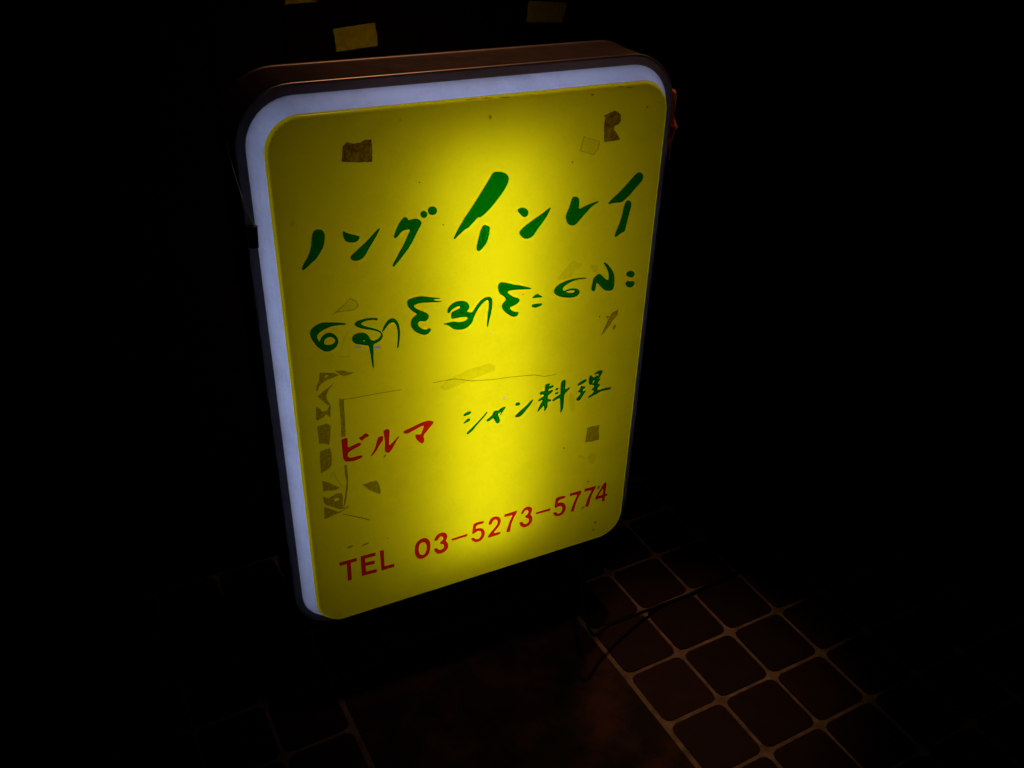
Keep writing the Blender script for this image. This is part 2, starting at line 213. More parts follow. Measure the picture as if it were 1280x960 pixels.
    ["digit","r",1,[[[3692,-8754],[3698,-8680],[3748,-8600],[3824,-8573],[3902,-8603],[3962,-8673],[3976,-8761],[3946,-8857],[3870,-8937],[3800,-9027],[3976,-9036],[3964,-9101],[3691,-9104],[3684,-9071],[3728,-8994],[3817,-8903],[3893,-8808],[3905,-8737],[3878,-8674],[3826,-8656],[3781,-8694],[3763,-8763]]]],
    ["digit","r",0,[[[4057,-8600],[4344,-8592],[4339,-8651],[4271,-8772],[4223,-8923],[4195,-9114],[4109,-9099],[4126,-9012],[4168,-8858],[4242,-8686],[4137,-8673],[4052,-8666]]]],
    ["digit","r",1,[[[4440,-8723],[4464,-8640],[4528,-8578],[4607,-8570],[4675,-8612],[4707,-8684],[4694,-8756],[4663,-8806],[4713,-8877],[4723,-8973],[4687,-9069],[4615,-9114],[4521,-9112],[4452,-9057],[4416,-8975],[4415,-8944],[4481,-8936],[4510,-9008],[4572,-9045],[4631,-9011],[4642,-8945],[4620,-8891],[4545,-8850],[4550,-8806],[4602,-8786],[4627,-8733],[4611,-8674],[4557,-8649],[4512,-8679],[4493,-8726]]]],
    ["dash","r",0,[[[4797,-8804],[5146,-8802],[5146,-8858],[4802,-8848]]]],
    ["digit","r",1,[[[5280,-8557],[5493,-8564],[5498,-8637],[5331,-8642],[5321,-8732],[5381,-8721],[5460,-8752],[5518,-8832],[5533,-8940],[5494,-9048],[5404,-9096],[5311,-9076],[5247,-9025],[5220,-8955],[5288,-8944],[5322,-9007],[5385,-9029],[5436,-8985],[5450,-8895],[5419,-8833],[5356,-8812],[5312,-8832],[5251,-8837],[5251,-8709],[5261,-8610]]]],
    ["digit","r",0,[[[5607,-8554],[5885,-8555],[5890,-8628],[5821,-8743],[5777,-8883],[5736,-9078],[5661,-9074],[5688,-8940],[5739,-8784],[5799,-8650],[5697,-8625],[5605,-8629]]]],
    ["digit","r",0,[[[5969,-8543],[6250,-8547],[6247,-8606],[6173,-8754],[6138,-8899],[6105,-9071],[6021,-9051],[6045,-8920],[6096,-8764],[6156,-8637],[6053,-8621],[5967,-8619]]]],
    ["digit","r",0,[[[6508,-8521],[6526,-8627],[6520,-8737],[6515,-8857],[6572,-8857],[6570,-8927],[6514,-8926],[6517,-9050],[6444,-9043],[6440,-8937],[6276,-8935],[6263,-8879],[6359,-8711],[6448,-8550]],[[6451,-8680],[6451,-8853],[6332,-8858],[6395,-8757]]]],
]
MARKS = [
    ["tape_residue","m",0,[[[499,-4321],[740,-4378],[823,-4440],[711,-4471],[608,-4487],[518,-4531],[471,-4570],[434,-4661],[405,-4670],[420,-4574],[472,-4471]],[[587,-4391],[644,-4397],[628,-4426],[561,-4443]]]],
    ["tape_residue","m",0,[[[758,-4341],[923,-4377],[978,-4424],[1102,-4461],[915,-4487],[845,-4445],[791,-4382]]]],
    ["tape_residue","m",0,[[[748,-4563],[621,-4691],[576,-4797],[576,-4882],[640,-5001],[596,-4998],[516,-4901],[424,-4776],[518,-4698],[625,-4641]]]],
    ["tape_residue","m",0,[[[379,-4967],[446,-5036],[470,-5103],[558,-5100],[610,-5011],[635,-5026],[608,-5252],[538,-5164],[489,-5220],[445,-5226],[368,-5257],[360,-5186]]]],
    ["tape_residue","m",0,[[[365,-5378],[537,-5364],[599,-5425],[567,-5701],[545,-5821],[459,-5769],[364,-5741],[365,-5555]]]],
    ["tape_residue","m",0,[[[790,-4886],[809,-4933],[875,-4942],[865,-5181],[863,-5427],[849,-5727],[766,-5721],[784,-5476],[787,-5230],[785,-5056]]]],
    ["tape_residue","m",0,[[[364,-5916],[547,-5888],[569,-5995],[556,-6267],[505,-6327],[346,-6390],[350,-6168]]]],
    ["tape_residue","m",0,[[[355,-6562],[465,-6634],[567,-6724],[669,-6824],[573,-6841],[350,-6798]]]],
    ["tape_residue","m",0,[[[340,-6920],[436,-6990],[598,-6927],[691,-6957],[707,-7060],[690,-7192],[720,-7321],[617,-7306],[498,-7207],[378,-7127],[343,-7077]],[[536,-7023],[622,-7032],[633,-7094],[546,-7095]]]],
    ["tape_residue","m",0,[[[775,-6334],[829,-6350],[832,-6635],[818,-6842],[755,-7174],[724,-7262],[701,-7255],[753,-6977],[795,-6719],[777,-6523]]]],
    ["tape_residue","m",0,[[[344,-7155],[522,-7304],[597,-7363],[695,-7342],[821,-7265],[776,-7324],[627,-7385],[482,-7409],[320,-7444]]]],
    ["tape_residue","l",0,[[[543,-6432],[591,-6409],[625,-6571],[705,-6768],[736,-6874],[686,-6800],[621,-6626],[575,-6517],[536,-6524],[501,-6570],[499,-6494]]]],
    ["tape_residue","m",0,[[[1090,-6878],[1358,-6866],[1409,-6980],[1436,-7186],[1390,-7195],[1218,-7046]]]],
    ["dirt_mark","m",1,[[[698,-8263],[831,-8248],[820,-8287],[710,-8320]],[[977,-8323],[1147,-8289],[1127,-8335],[992,-8349]],[[1493,-8319],[1552,-8340],[1526,-8358]]]],
    ["scratch","m",0,[[[675,-7433],[1099,-7683],[1178,-7747],[1173,-7770],[1089,-7708],[674,-7449]]]],
    ["clear_tape","l",0,[[[5352,-820],[5683,-941],[5672,-1076],[5576,-1177],[5286,-1068]]]],
    ["clear_tape","l",0,[[[5352,-820],[5683,-941],[5672,-1076],[5576,-1177],[5286,-1068]],[[5371,-842],[5661,-948],[5648,-1068],[5563,-1157],[5310,-1061]]]],
    ["paper_tape","d",0,[[[5709,-516],[5748,-505],[5926,-444],[5999,-480],[6057,-535],[6067,-635],[6032,-692],[5952,-703],[5941,-772],[6026,-861],[6055,-915],[6074,-927],[6072,-968],[5860,-965],[5767,-970],[5753,-873],[5737,-642],[5750,-535]]]],
    ["paper_tape","n",0,[[[5907,-6939],[6004,-6929],[6200,-6939],[6189,-7053],[6227,-7316],[6064,-7321],[5891,-7297],[5896,-7148],[5909,-7049]]]],
    ["tape_residue","l",1,[[[6003,-7611],[6104,-7626],[6218,-7705],[6177,-7815],[6142,-7912],[6071,-7921],[6011,-7796],[5989,-7698]],[[5733,-7675],[5762,-7585],[5804,-7583],[5903,-7688],[5914,-7729],[5841,-7707],[5801,-7642]]]],
    ["paper_tape","d",0,[[[1174,-527],[1243,-474],[1319,-505],[1443,-507],[1508,-472],[1626,-473],[1629,-639],[1619,-820],[1393,-805],[1137,-763],[1152,-661]]]],
    ["clear_tape","l",0,[[[1120,-3035],[1225,-3115],[1253,-3225],[1173,-3277],[1007,-3266],[870,-3261],[785,-3296],[887,-3212],[1018,-3119]]]],
    ["clear_tape","l",0,[[[1120,-3035],[1225,-3115],[1253,-3225],[1173,-3277],[1007,-3266],[870,-3261],[785,-3296],[887,-3212],[1018,-3119]],[[1121,-3065],[1204,-3126],[1226,-3212],[1161,-3252],[1009,-3244],[899,-3241],[1031,-3129]]]],
    ["clear_tape","l",0,[[[2668,-5146],[2827,-5014],[3225,-4905],[3644,-4866],[3776,-4949],[3762,-5049],[3387,-5115],[2984,-5207],[2761,-5238]]]],
    ["scratch","m",0,[[[819,-4941],[1091,-4962],[1456,-4971],[1932,-5007],[1932,-5020],[1456,-4984],[1090,-4975],[818,-4954]]]],
    ["scratch","m",0,[[[2530,-5011],[2954,-5029],[3306,-5158],[3715,-5231],[4133,-5271],[4613,-5342],[4825,-5429],[5090,-5447],[5091,-5462],[4826,-5444],[4614,-5357],[4134,-5285],[3715,-5246],[3306,-5172],[2953,-5043],[2530,-5025]]]],
    ["clear_tape","l",0,[[[4991,-3409],[5093,-3292],[5224,-3152],[5329,-3081],[5380,-3149],[5509,-3179],[5467,-3254],[5345,-3307],[5274,-3430],[5118,-3447]]]],
    ["clear_tape","l",0,[[[5671,-3229],[5837,-3288],[5845,-3380],[5784,-3423],[5733,-3391]]]],
    ["tape_residue","m",0,[[[6031,-4815],[6158,-4528],[6242,-4350],[6389,-4298],[6385,-4428],[6307,-4493],[6233,-4609],[6110,-4749]],[[6292,-4688],[6352,-4601],[6376,-4672],[6332,-4746]],[[6111,-4388],[6197,-4406],[6169,-4465]],[[5957,-4357],[5991,-4357],[5979,-4410]]]],
    ["dirt_mark","l",1,[[[5443,-5938],[5529,-6057],[5599,-6370],[5509,-6446],[5417,-6257],[5418,-6029]]]],
    ["dirt_mark","l",1,[[[247,-1633],[322,-1572],[349,-1648],[275,-1698]]]],
    ["tape_residue","l",0,[[[1022,-3649],[1035,-3667],[968,-3822],[892,-3993],[883,-3928],[944,-3755]],[[728,-4019],[794,-4073],[780,-4078],[714,-4031]],[[850,-4078],[1032,-4112],[1052,-4140],[1001,-4144],[877,-4103]]]],
    ["dirt_mark","m",1,[[[6275,-9591],[6321,-9561],[6383,-9628],[6328,-9645]],[[6260,-9794],[6298,-9771],[6320,-9833],[6289,-9849]],[[5915,-9068],[5991,-9024],[6018,-9068],[5949,-9097]],[[6300,-8572],[6363,-8575],[6356,-8675],[6292,-8663]]]],
    ["dirt_mark","m",1,[[[1519,-6367],[1560,-6324],[1591,-6342],[1549,-6404]]]],
    ["dirt_mark","m",1,[[[4284,-3577],[4304,-3566],[4325,-3590],[4305,-3601]]]],
    ["dirt_mark","m",1,[[[5493,-145],[5489,-155],[5475,-161],[5457,-159],[5442,-151],[5436,-140],[5440,-129],[5454,-124],[5472,-125],[5487,-133]],[[6602,-447],[6600,-458],[6591,-464],[6579,-463],[6568,-455],[6563,-443],[6566,-432],[6575,-426],[6586,-427],[6597,-435]],[[5183,-1251],[5179,-1260],[5169,-1265],[5155,-1263],[5144,-1256],[5139,-1246],[5142,-1237],[5153,-1232],[5167,-1234],[5178,-1241]],[[3629,-335],[3625,-356],[3612,-367],[3595,-366],[3582,-352],[3577,-330],[3581,-310],[3594,-298],[3611,-300],[3624,-314]],[[3134,-18],[3261,-15],[3389,-20],[3389,-29],[3261,-32]],[[3485,-23],[3647,-26],[3647,-37],[3492,-35]],[[3712,-34],[3942,-37],[3969,-51],[3844,-55]],[[5927,-47],[6038,-50],[6077,-68],[5984,-67]],[[6122,-78],[6245,-79],[6228,-93],[6135,-92]]]],
    ["dirt_mark","m",1,[[[767,-2022],[763,-2029],[754,-2033],[744,-2031],[736,-2025],[734,-2017],[738,-2010],[746,-2006],[756,-2008],[764,-2014]],[[148,-314],[145,-322],[139,-326],[133,-325],[128,-320],[127,-311],[130,-304],[136,-299],[142,-300],[147,-305]],[[207,-215],[204,-221],[197,-224],[190,-224],[184,-219],[182,-213],[185,-207],[192,-204],[200,-205],[205,-209]],[[269,-153],[267,-158],[261,-162],[255,-161],[250,-157],[249,-151],[251,-145],[257,-142],[263,-142],[268,-146]],[[358,-110],[355,-115],[348,-118],[339,-117],[333,-113],[331,-107],[334,-102],[341,-99],[350,-100],[356,-104]],[[462,-80],[460,-84],[454,-86],[448,-85],[443,-82],[442,-78],[444,-74],[449,-72],[456,-73],[461,-76]],[[2105,-230],[2102,-237],[2096,-241],[2088,-240],[2082,-235],[2079,-227],[2082,-221],[2089,-217],[2097,-218],[2103,-223]],[[2391,-1247],[2387,-1255],[2379,-1259],[2369,-1257],[2361,-1251],[2358,-1243],[2361,-1236],[2370,-1232],[2380,-1234],[2388,-1239]],[[2793,-2023],[2790,-2031],[2780,-2035],[2769,-2033],[2760,-2027],[2756,-2018],[2760,-2010],[2769,-2006],[2781,-2008],[2790,-2015]],[[5410,-7301],[5406,-7312],[5394,-7316],[5378,-7311],[5366,-7300],[5360,-7287],[5364,-7276],[5376,-7272],[5391,-7277],[5404,-7288]],[[6071,-8380],[6066,-8391],[6053,-8394],[6035,-8389],[6020,-8376],[6014,-8362],[6018,-8350],[6032,-8347],[6049,-8352],[6064,-8365]]]],
]
CHIPS = [
    [[-45,-1203],[-24,-1260],[0,-1289],[7,-1356],[-26,-1395],[-2,-1494],[-17,-1574],[-52,-1756],[-63,-1604]],
    [[6421,-81],[6584,-89],[6730,-129],[6755,-169],[6609,-131]],
    [[1128,-3952],[1214,-3958],[1302,-4035],[1239,-4008],[1156,-3973]],
    [[1425,-4038],[1484,-4026],[1585,-4045],[1575,-4083],[1495,-4078]],
    [[4013,-5714],[4010,-5726],[4000,-5731],[3987,-5728],[3977,-5717],[3972,-5703],[3976,-5692],[3986,-5686],[3999,-5690],[4009,-5700]],
    [[3712,-4243],[3709,-4249],[3703,-4252],[3695,-4250],[3689,-4245],[3686,-4237],[3688,-4231],[3695,-4228],[3703,-4230],[3709,-4236]],
    [[-103,-1861],[-80,-1884],[-89,-1959],[-112,-1974]],
]

# ------------------------------------------------------------------ materials
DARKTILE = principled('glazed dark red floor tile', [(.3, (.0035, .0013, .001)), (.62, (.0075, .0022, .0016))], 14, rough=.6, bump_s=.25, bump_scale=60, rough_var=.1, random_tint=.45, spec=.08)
GROUT = principled('sandy grout', [(.3, (.045, .037, .030)), (.55, (.10, .082, .065)), (.75, (.15, .125, .10))], 28, rough=.95, bump_s=.8, bump_scale=500, bump_d=.002, spec=.1)
CONC = principled('stained patch', [(.38, (.005, .0035, .003)), (.5, (.013, .0065, .005)), (.64, (.030, .012, .008))], 11, rough=.95, bump_s=.8, bump_scale=160, bump_d=.002, spec=.15)
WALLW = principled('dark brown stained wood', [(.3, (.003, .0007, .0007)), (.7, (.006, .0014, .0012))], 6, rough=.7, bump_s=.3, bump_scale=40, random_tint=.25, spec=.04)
ALU = principled('brushed aluminium', [(.3, (.13, .11, .10)), (.7, (.19, .16, .15))], 25, rough=.45, metallic=.75, bump_s=.06, bump_scale=300, rough_var=.08)
BEAD = principled('polished aluminium edge', [(.3, (.70, .64, .60)), (.7, (.82, .76, .72))], 25, rough=.36, metallic=1.0, bump_s=.04, bump_scale=200, rough_var=.05)
FLANGE = principled('grey cover flange', [(.35, (.2, .2, .2)), (.7, (.3, .3, .3))], 20)
FLANGE = acrylic('greyed cover flange', (.22, .22, .28), (.21, .20, .21), .2, fac=.045, rough=.4)
STEEL = principled('black painted steel', [(.3, (.005, .005, .005)), (.7, (.01, .01, .01))], 30, rough=.7, bump_s=.1, spec=.08)
RUBBER = principled('black rubber', [(.3, (.003, .003, .003)), (.7, (.006, .006, .006))], 30, rough=.8, spec=.04)
INNER = principled('white lining', [(.3, (.34, .34, .34)), (.7, (.38, .38, .38))], 5, rough=.9, spec=.1)
YELLOW = acrylic('yellow acrylic', (.97, .80, .003), (.60, .36, .003), .10, fac=.58, rough=.17)
WHITE = acrylic('milk white acrylic', (.62, .71, 1.0), (.62, .62, .62), .26, fac=.93, rough=.5)
CHIP = acrylic('scuffed bare plastic', (.30, .32, .36), (.5, .5, .5), .3, fac=.8, rough=.5)
GREENF = film('green vinyl film', (.0, .235, .03), (.002, .05, .012), .25)
REDF = film('red vinyl film', (.86, .022, .008), (.30, .008, .004), .10)
RES = {'l': film('faint glue residue', (.86, .84, .6), (.20, .14, .05), .03, (.94, .93, .8), scale=120),
       'm': film('brown glue residue', (.40, .33, .18), (.15, .09, .04), .06, (.62, .55, .33), scale=230, edge=(.46, .58)),
       'd': film('old dark paper tape', (.24, .14, .06), (.20, .10, .05), .30, (.62, .46, .26), scale=75, edge=(.4, .66)),
       'n': film('old paper tape', (.46, .38, .2), (.28, .17, .07), .22, (.66, .58, .4), scale=150)}
MASK = principled('masking tape', [(.35, (.36, .20, .06)), (.65, (.50, .30, .10))], 60, rough=.75, bump_s=.5, bump_scale=700, bump_d=.0005)
ORANGE = acrylic('brown packing tape', (.7, .2, .03), (.75, .22, .03), .2, fac=.3, rough=.12)
CORDT = principled('tan cord', [(.3, (.25, .18, .1)), (.7, (.4, .3, .18))], 200, rough=.8)
mT, ntT, outT = mat('fluorescent tube'); em = ntT.nodes.new('ShaderNodeEmission'); em.inputs[0].default_value = (.72, .80, 1.12, 1); em.inputs[1].default_value = 9.4
ntT.links.new(em.outputs[0], outT.inputs[0])

# ------------------------------------------------------------------ ground, tiles, patch, wall
TA = 0.510386; PITCH = 0.149729; G0 = Vector((0.135188, 1.695639, 0))
U = Vector((math.cos(TA), math.sin(TA), 0)); V_ = Vector((math.sin(TA), -math.cos(TA), 0))
def gp(a, b, z=0): return G0 + PITCH*(a*U+b*V_) + Vector((0, 0, z))
A0, A1, B0, B1 = -16, 48, -3, 14
gnd = mesh('ground', [(-30, -10, -.03), (60, -10, -.03), (60, 60, -.03), (-30, 60, -.03)], [(0, 1, 2, 3)], STEEL if False else CONC); tag(gnd, kind='structure')
vs = []; fs = []
P0 = (-4, 0, 0, 7)      # the patch: a0,a1,b0,b1
gv = [gp(A0, B0), gp(A1, B0), gp(A1, B1), gp(A0, B1)]
pav = mesh('pavement', [Vector((v.x, v.y, z)) for z in (-.02, -.0022) for v in gv], [(4, 7, 6, 5), (0, 4, 5, 1), (1, 5, 6, 2), (2, 6, 7, 3), (3, 7, 4, 0)], GROUT)
tag(pav, kind='structure')
def tile_vf(ht=.0699, hb=.0716, rc=.017, seg=2):
    V = []
    for h, z, r in ((ht, 0.0, rc-.001), (hb, -.0045, rc)):
        for cx, cy, a0 in ((h-r, h-r, 0), (-h+r, h-r, 90), (-h+r, -h+r, 180), (h-r, -h+r, 270)):
            for k in range(seg+1):
                a = math.radians(a0+90*k/seg); V.append((cx+r*math.cos(a), cy+r*math.sin(a), z))
    n = 4*(seg+1)
    F = [tuple(range(n))]+[(i, n+i, n+(i+1) % n, (i+1) % n) for i in range(n)]
    return V, F
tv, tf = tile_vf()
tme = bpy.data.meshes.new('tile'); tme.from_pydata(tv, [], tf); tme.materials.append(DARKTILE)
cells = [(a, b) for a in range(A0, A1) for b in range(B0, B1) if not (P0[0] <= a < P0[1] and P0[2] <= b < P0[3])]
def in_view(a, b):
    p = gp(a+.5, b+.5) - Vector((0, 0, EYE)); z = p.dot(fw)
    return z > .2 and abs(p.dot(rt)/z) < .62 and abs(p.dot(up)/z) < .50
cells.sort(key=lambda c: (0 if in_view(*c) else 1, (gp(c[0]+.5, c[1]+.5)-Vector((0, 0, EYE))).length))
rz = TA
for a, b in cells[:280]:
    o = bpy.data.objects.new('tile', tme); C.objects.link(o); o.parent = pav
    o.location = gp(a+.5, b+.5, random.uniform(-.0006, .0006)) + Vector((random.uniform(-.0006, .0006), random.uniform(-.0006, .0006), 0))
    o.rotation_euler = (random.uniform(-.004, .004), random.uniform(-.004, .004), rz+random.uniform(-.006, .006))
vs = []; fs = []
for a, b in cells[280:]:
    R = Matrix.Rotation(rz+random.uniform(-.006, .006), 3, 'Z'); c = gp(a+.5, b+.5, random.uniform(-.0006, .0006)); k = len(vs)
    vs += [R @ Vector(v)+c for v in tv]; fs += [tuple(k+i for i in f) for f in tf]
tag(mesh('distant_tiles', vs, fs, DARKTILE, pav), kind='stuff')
# rough patch in the tiling, lumpy surface
n = 60; a0, a1, b0, b1 = P0; vs = []; fs = []
for j in range(n+1):
    for i in range(n+1):
        edge = min(i, n-i, j, n-j); z = -.0008+random.uniform(-.0005, .0005) if edge > 0 else -.004
        a = a0+.0+(a1-a0)*i/n; b = b0+(b1-b0)*j/n
        if i == n: a -= .03
        if i == 0: a += .03
        vs.append(gp(a, b, z))
for j in range(n):
    for i in range(n):
        q = j*(n+1)+i; fs.append((q, q+n+1, q+n+2, q+1))
tag(mesh('concrete_patch', vs, fs, CONC, smooth=60), kind='structure')

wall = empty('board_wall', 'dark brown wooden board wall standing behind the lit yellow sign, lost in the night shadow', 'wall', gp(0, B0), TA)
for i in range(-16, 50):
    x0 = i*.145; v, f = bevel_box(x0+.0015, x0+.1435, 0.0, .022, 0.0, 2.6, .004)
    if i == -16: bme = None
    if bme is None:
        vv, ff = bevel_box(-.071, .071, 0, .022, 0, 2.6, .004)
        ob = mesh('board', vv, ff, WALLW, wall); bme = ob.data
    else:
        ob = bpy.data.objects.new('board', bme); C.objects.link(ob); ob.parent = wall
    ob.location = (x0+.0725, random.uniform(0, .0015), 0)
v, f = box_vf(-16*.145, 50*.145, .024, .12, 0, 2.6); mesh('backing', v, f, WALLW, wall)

# masking tape pieces on the wall (wall coordinates: along, height)
def wall_tape(P, label):
    n = 8; vs = []; fs = []
    P = [Vector((x, 0, z)) for x, z in P]
    base = Vector((sum(p.x for p in P)/4, 0, sum(p.z for p in P)/4))
    for j in range(n+1):
        for i in range(n+1):
            s, t = i/n, j/n
            if i in (0, n): t_ = t; s = s+random.uniform(-.012, .012)
            q = (P[0]*(1-s)+P[1]*s)*(1-t)+(P[3]*(1-s)+P[2]*s)*t - base
            lift = .0012*(abs(2*s-1)**4)+random.uniform(0, .00015)
            vs.append(Vector((q.x, -.0016-lift, q.z)))
    m = len(vs); vs += [v+Vector((0, .0004, 0)) for v in vs]
    for j in range(n):
        for i in range(n):
            q = j*(n+1)+i; fs.append((q, q+n+1, q+n+2, q+1)); fs.append((m+q, m+q+1, m+q+n+2, m+q+n+1))
    ring = [i for i in range(n+1)]+[j*(n+1)+n for j in range(1, n+1)]+[n*(n+1)+i for i in range(n-1, -1, -1)]+[j*(n+1) for j in range(n-1, 0, -1)]
    for k in range(len(ring)):
        a, b = ring[k], ring[(k+1) % len(ring)]; fs.append((a, b, m+b, m+a))
    o = mesh('masking_tape', vs, fs, MASK, smooth=40)
    o.location = gp(0, B0)+base.x*U+Vector((0, 0, base.z)); o.rotation_euler = (0, 0, TA)
    tag(o, label, 'tape', 'pieces of masking tape on the dark wall')
CORD = [(.1881,1.4456,.13),(.2406,1.5074,.085),(.3111,1.5841,.04),(.382,1.6504,.008),(.4624,1.6964,.004),(.4985,1.7205,.004),(.5951,1.78,.004),(.729,1.8654,.004),(.9073,2.0054,.004),(1.1287,2.1995,.004)]
wall_tape([(-.3374,1.2861),(-.2482,1.2927),(-.2455,1.2474),(-.3341,1.2422)], 'yellowish masking tape on the wall, close above the left half of the sign top')
wall_tape([(.107,1.3154),(.2052,1.3071),(.1954,1.2656),(.1027,1.2721)], 'dim masking tape on the wall, above the right half of the sign top')
wall_tape([(-.4225,1.3725),(-.3595,1.3726),(-.3673,1.3383),(-.4294,1.3365)], 'highest masking tape on the wall, cut off by the upper edge of the picture')

# ------------------------------------------------------------------ the illuminated sign
sign = empty('illuminated_sign', 'lit yellow pavement sign with green and red lettering, white rim and ribbed metal frame', 'sign', sign_pt(W/2, 0, 0), TH)
ZT = O.z                                   # height of the face's top edge
def lx(x): return x-W/2                    # face x -> local x
def rrect(m, y, r=None, seg=10, dx=0.0):
    r = .058+m if r is None else r
    x0, x1, z0, z1 = -W/2-m+dx, W/2+m+dx, ZT-H-m, ZT+m
    P = []
    for cx, cz, a0 in ((x1-r, z1-r, 0), (x0+r, z1-r, 90), (x0+r, z0+r, 180), (x1-r, z0+r, 270)):
        for k in range(seg+1):
            a = math.radians(a0+90*k/seg); P.append((cx+r*math.cos(a), y, cz+r*math.sin(a)))
    return P
def loft(loops, closed=False):
    n = len(loops[0]); V = [v for l in loops for v in l]; F = []
    L = len(loops)
    for i in range(L if closed else L-1):
        a, b = i*n, ((i+1) % L)*n
        for k in range(n): F.append((a+k, b+k, b+(k+1) % n, a+(k+1) % n))
    return V, F
def pip(p, poly):
    x, y = p; c = False; j = len(poly)-1
    for i in range(len(poly)):
        xi, yi = poly[i]; xj, yj = poly[j]
        if (yi > y) != (yj > y) and x < (xj-xi)*(y-yi)/(yj-yi)+xi: c = not c
        j = i
    return c
def chaikin(P, k=1):
    for _ in range(k):
        Q = []
        for i in range(len(P)):
            a, b = P[i], P[(i+1) % len(P)]
            Q.append((a[0]*.75+b[0]*.25, a[1]*.75+b[1]*.25)); Q.append((a[0]*.25+b[0]*.75, a[1]*.25+b[1]*.75))
        P = Q
    return P
def cdt(polys):
    vs = []; es = []
    for P in polys:
        k = len(vs); vs += [Vector(p) for p in P]; es += [(k+i, k+(i+1) % len(P)) for i in range(len(P))]
    r = delaunay_2d_cdt(vs, es, [], 0, 1e-7)
    return [tuple(v) for v in r[0]], [tuple(f) for f in r[2]]

# face panel: flat front (with chips showing the white plastic) rolled over at the rim
flat = rrect(-.006, 0.0); outline = [(v[0], v[2]) for v in flat]
def f2l(p): return (p[0]*1e-4-W/2, ZT+p[1]*1e-4)
chips = [[f2l(p) for p in c] for c in CHIPS]
chips = [c for c in chips if all(pip(p, outline) for p in c)]
pv, pf = cdt([outline]+chips)
# interior grid for clean shading is not needed: the sheet is flat
tris = []; tm = []
for f in pf:
    c = (sum(pv[i][0] for i in f)/3, sum(pv[i][1] for i in f)/3)
    if pip(c, outline):
        tris.append(f); tm.append(1 if any(pip(c, ch) for ch in chips) else 0)
V = [(x, 0.0, z) for x, z in pv]
loops = [rrect(-.006, 0.0)]+[rrect(-.006+.004*math.sin(a)+.0015*(1-math.cos(a)), .0055*(1-math.cos(a))) for a in [math.radians(t) for t in (15, 30, 45, 60, 75, 90)]]
lv, lf = loft(loops); k = len(V); V += lv; F = tris+[tuple(k+i for i in f) for f in lf]; tm += [0]*len(lf)
face = mesh('face_panel', V, F, [YELLOW, CHIP], sign, tm, smooth=50)
def cover_rest(mirror, parent_face=None):
    g = (lambda L: [[(x, .1940-y, z) for x, y, z in l] for l in L]) if mirror else (lambda L: L)
    lv, lf = loft(g([rrect(-.0005, .0055), rrect(.0005, .010), rrect(.003, .018), rrect(.007, .026), rrect(.0125, .0325), rrect(.0165, .0355), rrect(.019, .0362)]))
    mesh('white_rim', lv, lf, WHITE, sign, smooth=50)
    lv, lf = loft(g([rrect(.019, .0364), rrect(.026, .0370), rrect(.0324, .0374)]))
    mesh('flange', lv, lf, FLANGE, sign, smooth=30)
cover_rest(False); cover_rest(True)
lv, lf = loft([[(x, .194-y, z) for x, y, z in l] for l in loops]); nb = len(loops[0])
rear = mesh('face_panel', lv, lf+[tuple(range(nb))], YELLOW, sign, smooth=50); rear['label'] = 'yellow face on the side towards the wall'
prof = [(.0324, .041), (.0324, .0376), (.0344, .0376), (.0353, .0379), (.0360, .0386), (.0363, .0398), (.0363, .0440), (.0350, .0455)]
y = .048
while y < .146:
    prof += [(.0353, y), (.0353, y+.0085), (.0346, y+.0095), (.0346, y+.0115)]; y += .0125
prof += [(.0362, .1490), (.0370, .1500), (.0374, .1515), (.0374, .1535), (.0370, .1555), (.0340, .1582), (.0324, .1575), (.0324, .150)]
lv, lf = loft([rrect(m, yy) for m, yy in prof]+[rrect(.0285, .150), rrect(.0285, .041)], True)
bm_ = [1 if (1 <= (i//44) <= 5 or len(prof)-8 <= (i//44) <= len(prof)-3) else 0 for i in range(len(lf))]
mesh('frame', lv, lf, [ALU, BEAD], sign, bm_, smooth=50)
lv, lf = loft([rrect(.0283, .1555), rrect(.0283, .0385)]); mesh('lining', lv, lf, INNER, sign, smooth=35)
# fluorescent lamp inside
TY = .097
for tx in (-.026, .062):
    v, f = tube_vf([(tx, TY, ZT-.08), (tx, TY, ZT-H+.075)], .0125, 20); lamp_o = mesh('fluorescent_lamp', v, f, mT, sign, smooth=40)
    for z0, z1 in ((ZT-.078, ZT-.050), (ZT-H+.045, ZT-H+.073)):
        v, f = tube_vf([(tx, TY, z0), (tx, TY, z1)], .0135, 20); mesh('lamp_holder', v, f, STEEL, lamp_o)

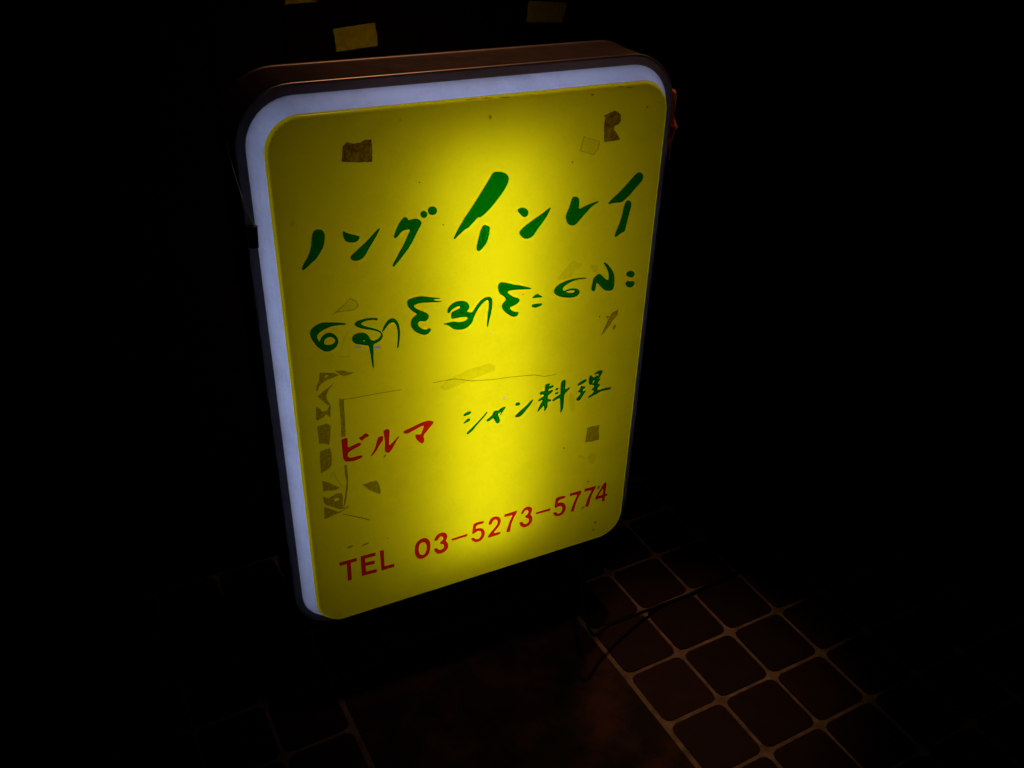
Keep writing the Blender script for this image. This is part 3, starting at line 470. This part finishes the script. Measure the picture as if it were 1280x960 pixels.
# lettering and marks: thin films on the face
def film_part(name, polys, m, y0, thick, label=None):
    pv, pf = cdt(polys); V = [(x, y0, z) for x, z in pv]; F = []
    for f in pf:
        c = (sum(pv[i][0] for i in f)/len(f), sum(pv[i][1] for i in f)/len(f))
        if sum(pip(c, P) for P in polys) % 2:
            a, b, d = [Vector((pv[i][0], pv[i][1])) for i in f[:3]]
            F.append(f)
    cx = sum(v[0] for v in V)/len(V); cz = sum(v[2] for v in V)/len(V)
    for P in polys:
        k = len(V); n = len(P)
        V += [(x, y0, z) for x, z in P]+[(x, y0+thick, z) for x, z in P]
        F += [(k+i, k+(i+1) % n, k+n+(i+1) % n, k+n+i) for i in range(n)]
    V = [(x-cx, y, z-cz) for x, y, z in V]
    o = mesh(name, V, F, m, face, loc=(cx, 0, cz))
    if label: o['label'] = label
    return o
def grow(P, d):
    A = sum(P[i][0]*P[(i+1) % len(P)][1]-P[(i+1) % len(P)][0]*P[i][1] for i in range(len(P))); sg = 1 if A > 0 else -1
    out = []
    for i in range(len(P)):
        a, b = P[i-1], P[(i+1) % len(P)]; t = Vector((b[0]-a[0], b[1]-a[1]))
        if t.length < 1e-9: out.append(P[i]); continue
        t.normalize(); out.append((P[i][0]+sg*d*t.y, P[i][1]-sg*d*t.x))
    return out
for name, c, sm, polys in LETTERS:
    P = [chaikin([f2l(p) for p in q], sm) for q in polys]
    if sm or name == 'dash':
        P = [grow(q, ((.00045 if name == 'katakana_character' else .00025) if c == 'r' else .00025)*(-1 if k and pip(q[0], P[0]) else 1)) for k, q in enumerate(P)]
    film_part(name, P, GREENF if c == 'g' else REDF, -.0007, .0005, None)
for i, (name, c, sm, polys) in enumerate(MARKS):
    P = []
    for q in polys:
        q = [f2l(p) for p in q]
        if sm: q = chaikin(q, 1)
        else:                                   # torn, slightly ragged outline
            r = []
            for a in range(len(q)):
                p0, p1 = q[a], q[(a+1) % len(q)]; d = math.dist(p0, p1); n = max(1, min(12, int(d/.0035)))
                for k in range(n):
                    t = k/n; j = .00035 if (n > 2 and k and name not in ('clear_tape', 'scratch')) else 0
                    r.append((p0[0]+(p1[0]-p0[0])*t+random.uniform(-j, j), p0[1]+(p1[1]-p0[1])*t+random.uniform(-j, j)))
            q = r
        P.append(q)
    if name in ('dirt_mark', 'tape_residue') and not any(pip(P[k][0], P[0]) for k in range(1, len(P))):
        for Q in P: film_part(name, [Q], RES[c], -.00012-.000006*i, .00008)
    else: film_part(name, P, RES[c], -.00012-.000006*i, .00008)

# packing tape, crumpled over the right side of the frame
nx, nz = 7, 18; V = []; F = []
for j in range(nz+1):
    t = j/nz; z = ZT-.036-.122*t
    bulge = .011+.018*math.exp(-((t-.58)/.16)**2)+.005*math.exp(-((t-.95)/.08)**2)+random.uniform(-.0015, .0015)
    for i in range(nx+1):
        s = i/nx
        yy = .036+.060*s
        x = W/2+.0365+bulge*math.sin(math.pi*min(1, s*1.1+.08))+random.uniform(-.0012, .0012)+.003*math.sin(j*1.7+i)*s*(1-s)
        V.append((x, yy, z+random.uniform(-.001, .001)))
for j in range(nz):
    for i in range(nx):
        q = j*(nx+1)+i; F.append((q, q+1, q+nx+2, q+nx+1))
tp = mesh('packing_tape', V, F, ORANGE, sign, smooth=180)
so = tp.modifiers.new('thick', 'SOLIDIFY'); so.thickness = .0004
tp['label'] = 'crumpled orange brown packing tape on the right side of the frame'

# clip and string on the left of the frame
xl = -W/2
v, f = bevel_box(-.0075, .0060, -.006, .006, -.034, 0, .003)
clip = mesh('clip', v, f, RUBBER, sign, loc=(xl-.0235, .030, ZT-.170)); clip['label'] = 'small black clip at the left edge'
clip.rotation_euler = (0, .05, 0)
v, f = tube_vf([(-.007, -.001, .0), (-.0065, -.007, .0015), (0, -.008, .002), (.006, -.007, .0015), (.0065, 0, 0)], .0008, 6); mesh('clip_ring', v, f, ALU, clip)
v, f = tube_vf(catmull([(.001, -.006, .001), (-.009, -.004, .028), (-.016, .002, .060), (-.023, .012, .100), (-.024, .03, .128)]), .0010, 6); mesh('string', v, f, CORDT, clip)

# legs below the box, in the dark
for x in (-.27, .27):
    for yy in (.055, .135):
        v, f = bevel_box(-.012, .012, -.012, .012, .045, ZT-H-.0365, .003); lg = mesh('leg', v, f, STEEL, sign, loc=(x, yy, 0))
        v, f = tube_vf([(-.010, 0, .024), (.010, 0, .024)], .024, 16); mesh('caster', v, f, RUBBER, lg)
for yy in (.055, .135):
    v, f = box_vf(-.258, .258, yy-.010, yy+.010, .060, .080); mesh('crossbar', v, f, STEEL, sign)
# power cord
ob0 = sign_pt(0.60, .11, ZT-H-.03)
pts = catmull([ob0, sign_pt(.62, .05, .19)]+[Vector((x, yy, z+.0005 if z > .0045 else .0042)) for x, yy, z in CORD], 7)
v, f = tube_vf(pts, .0040, 10); cord = mesh('power_cord', v, f, RUBBER, smooth=60)
tag(cord, 'black power cord trailing over the dark floor tiles to the right of the sign', 'cable')
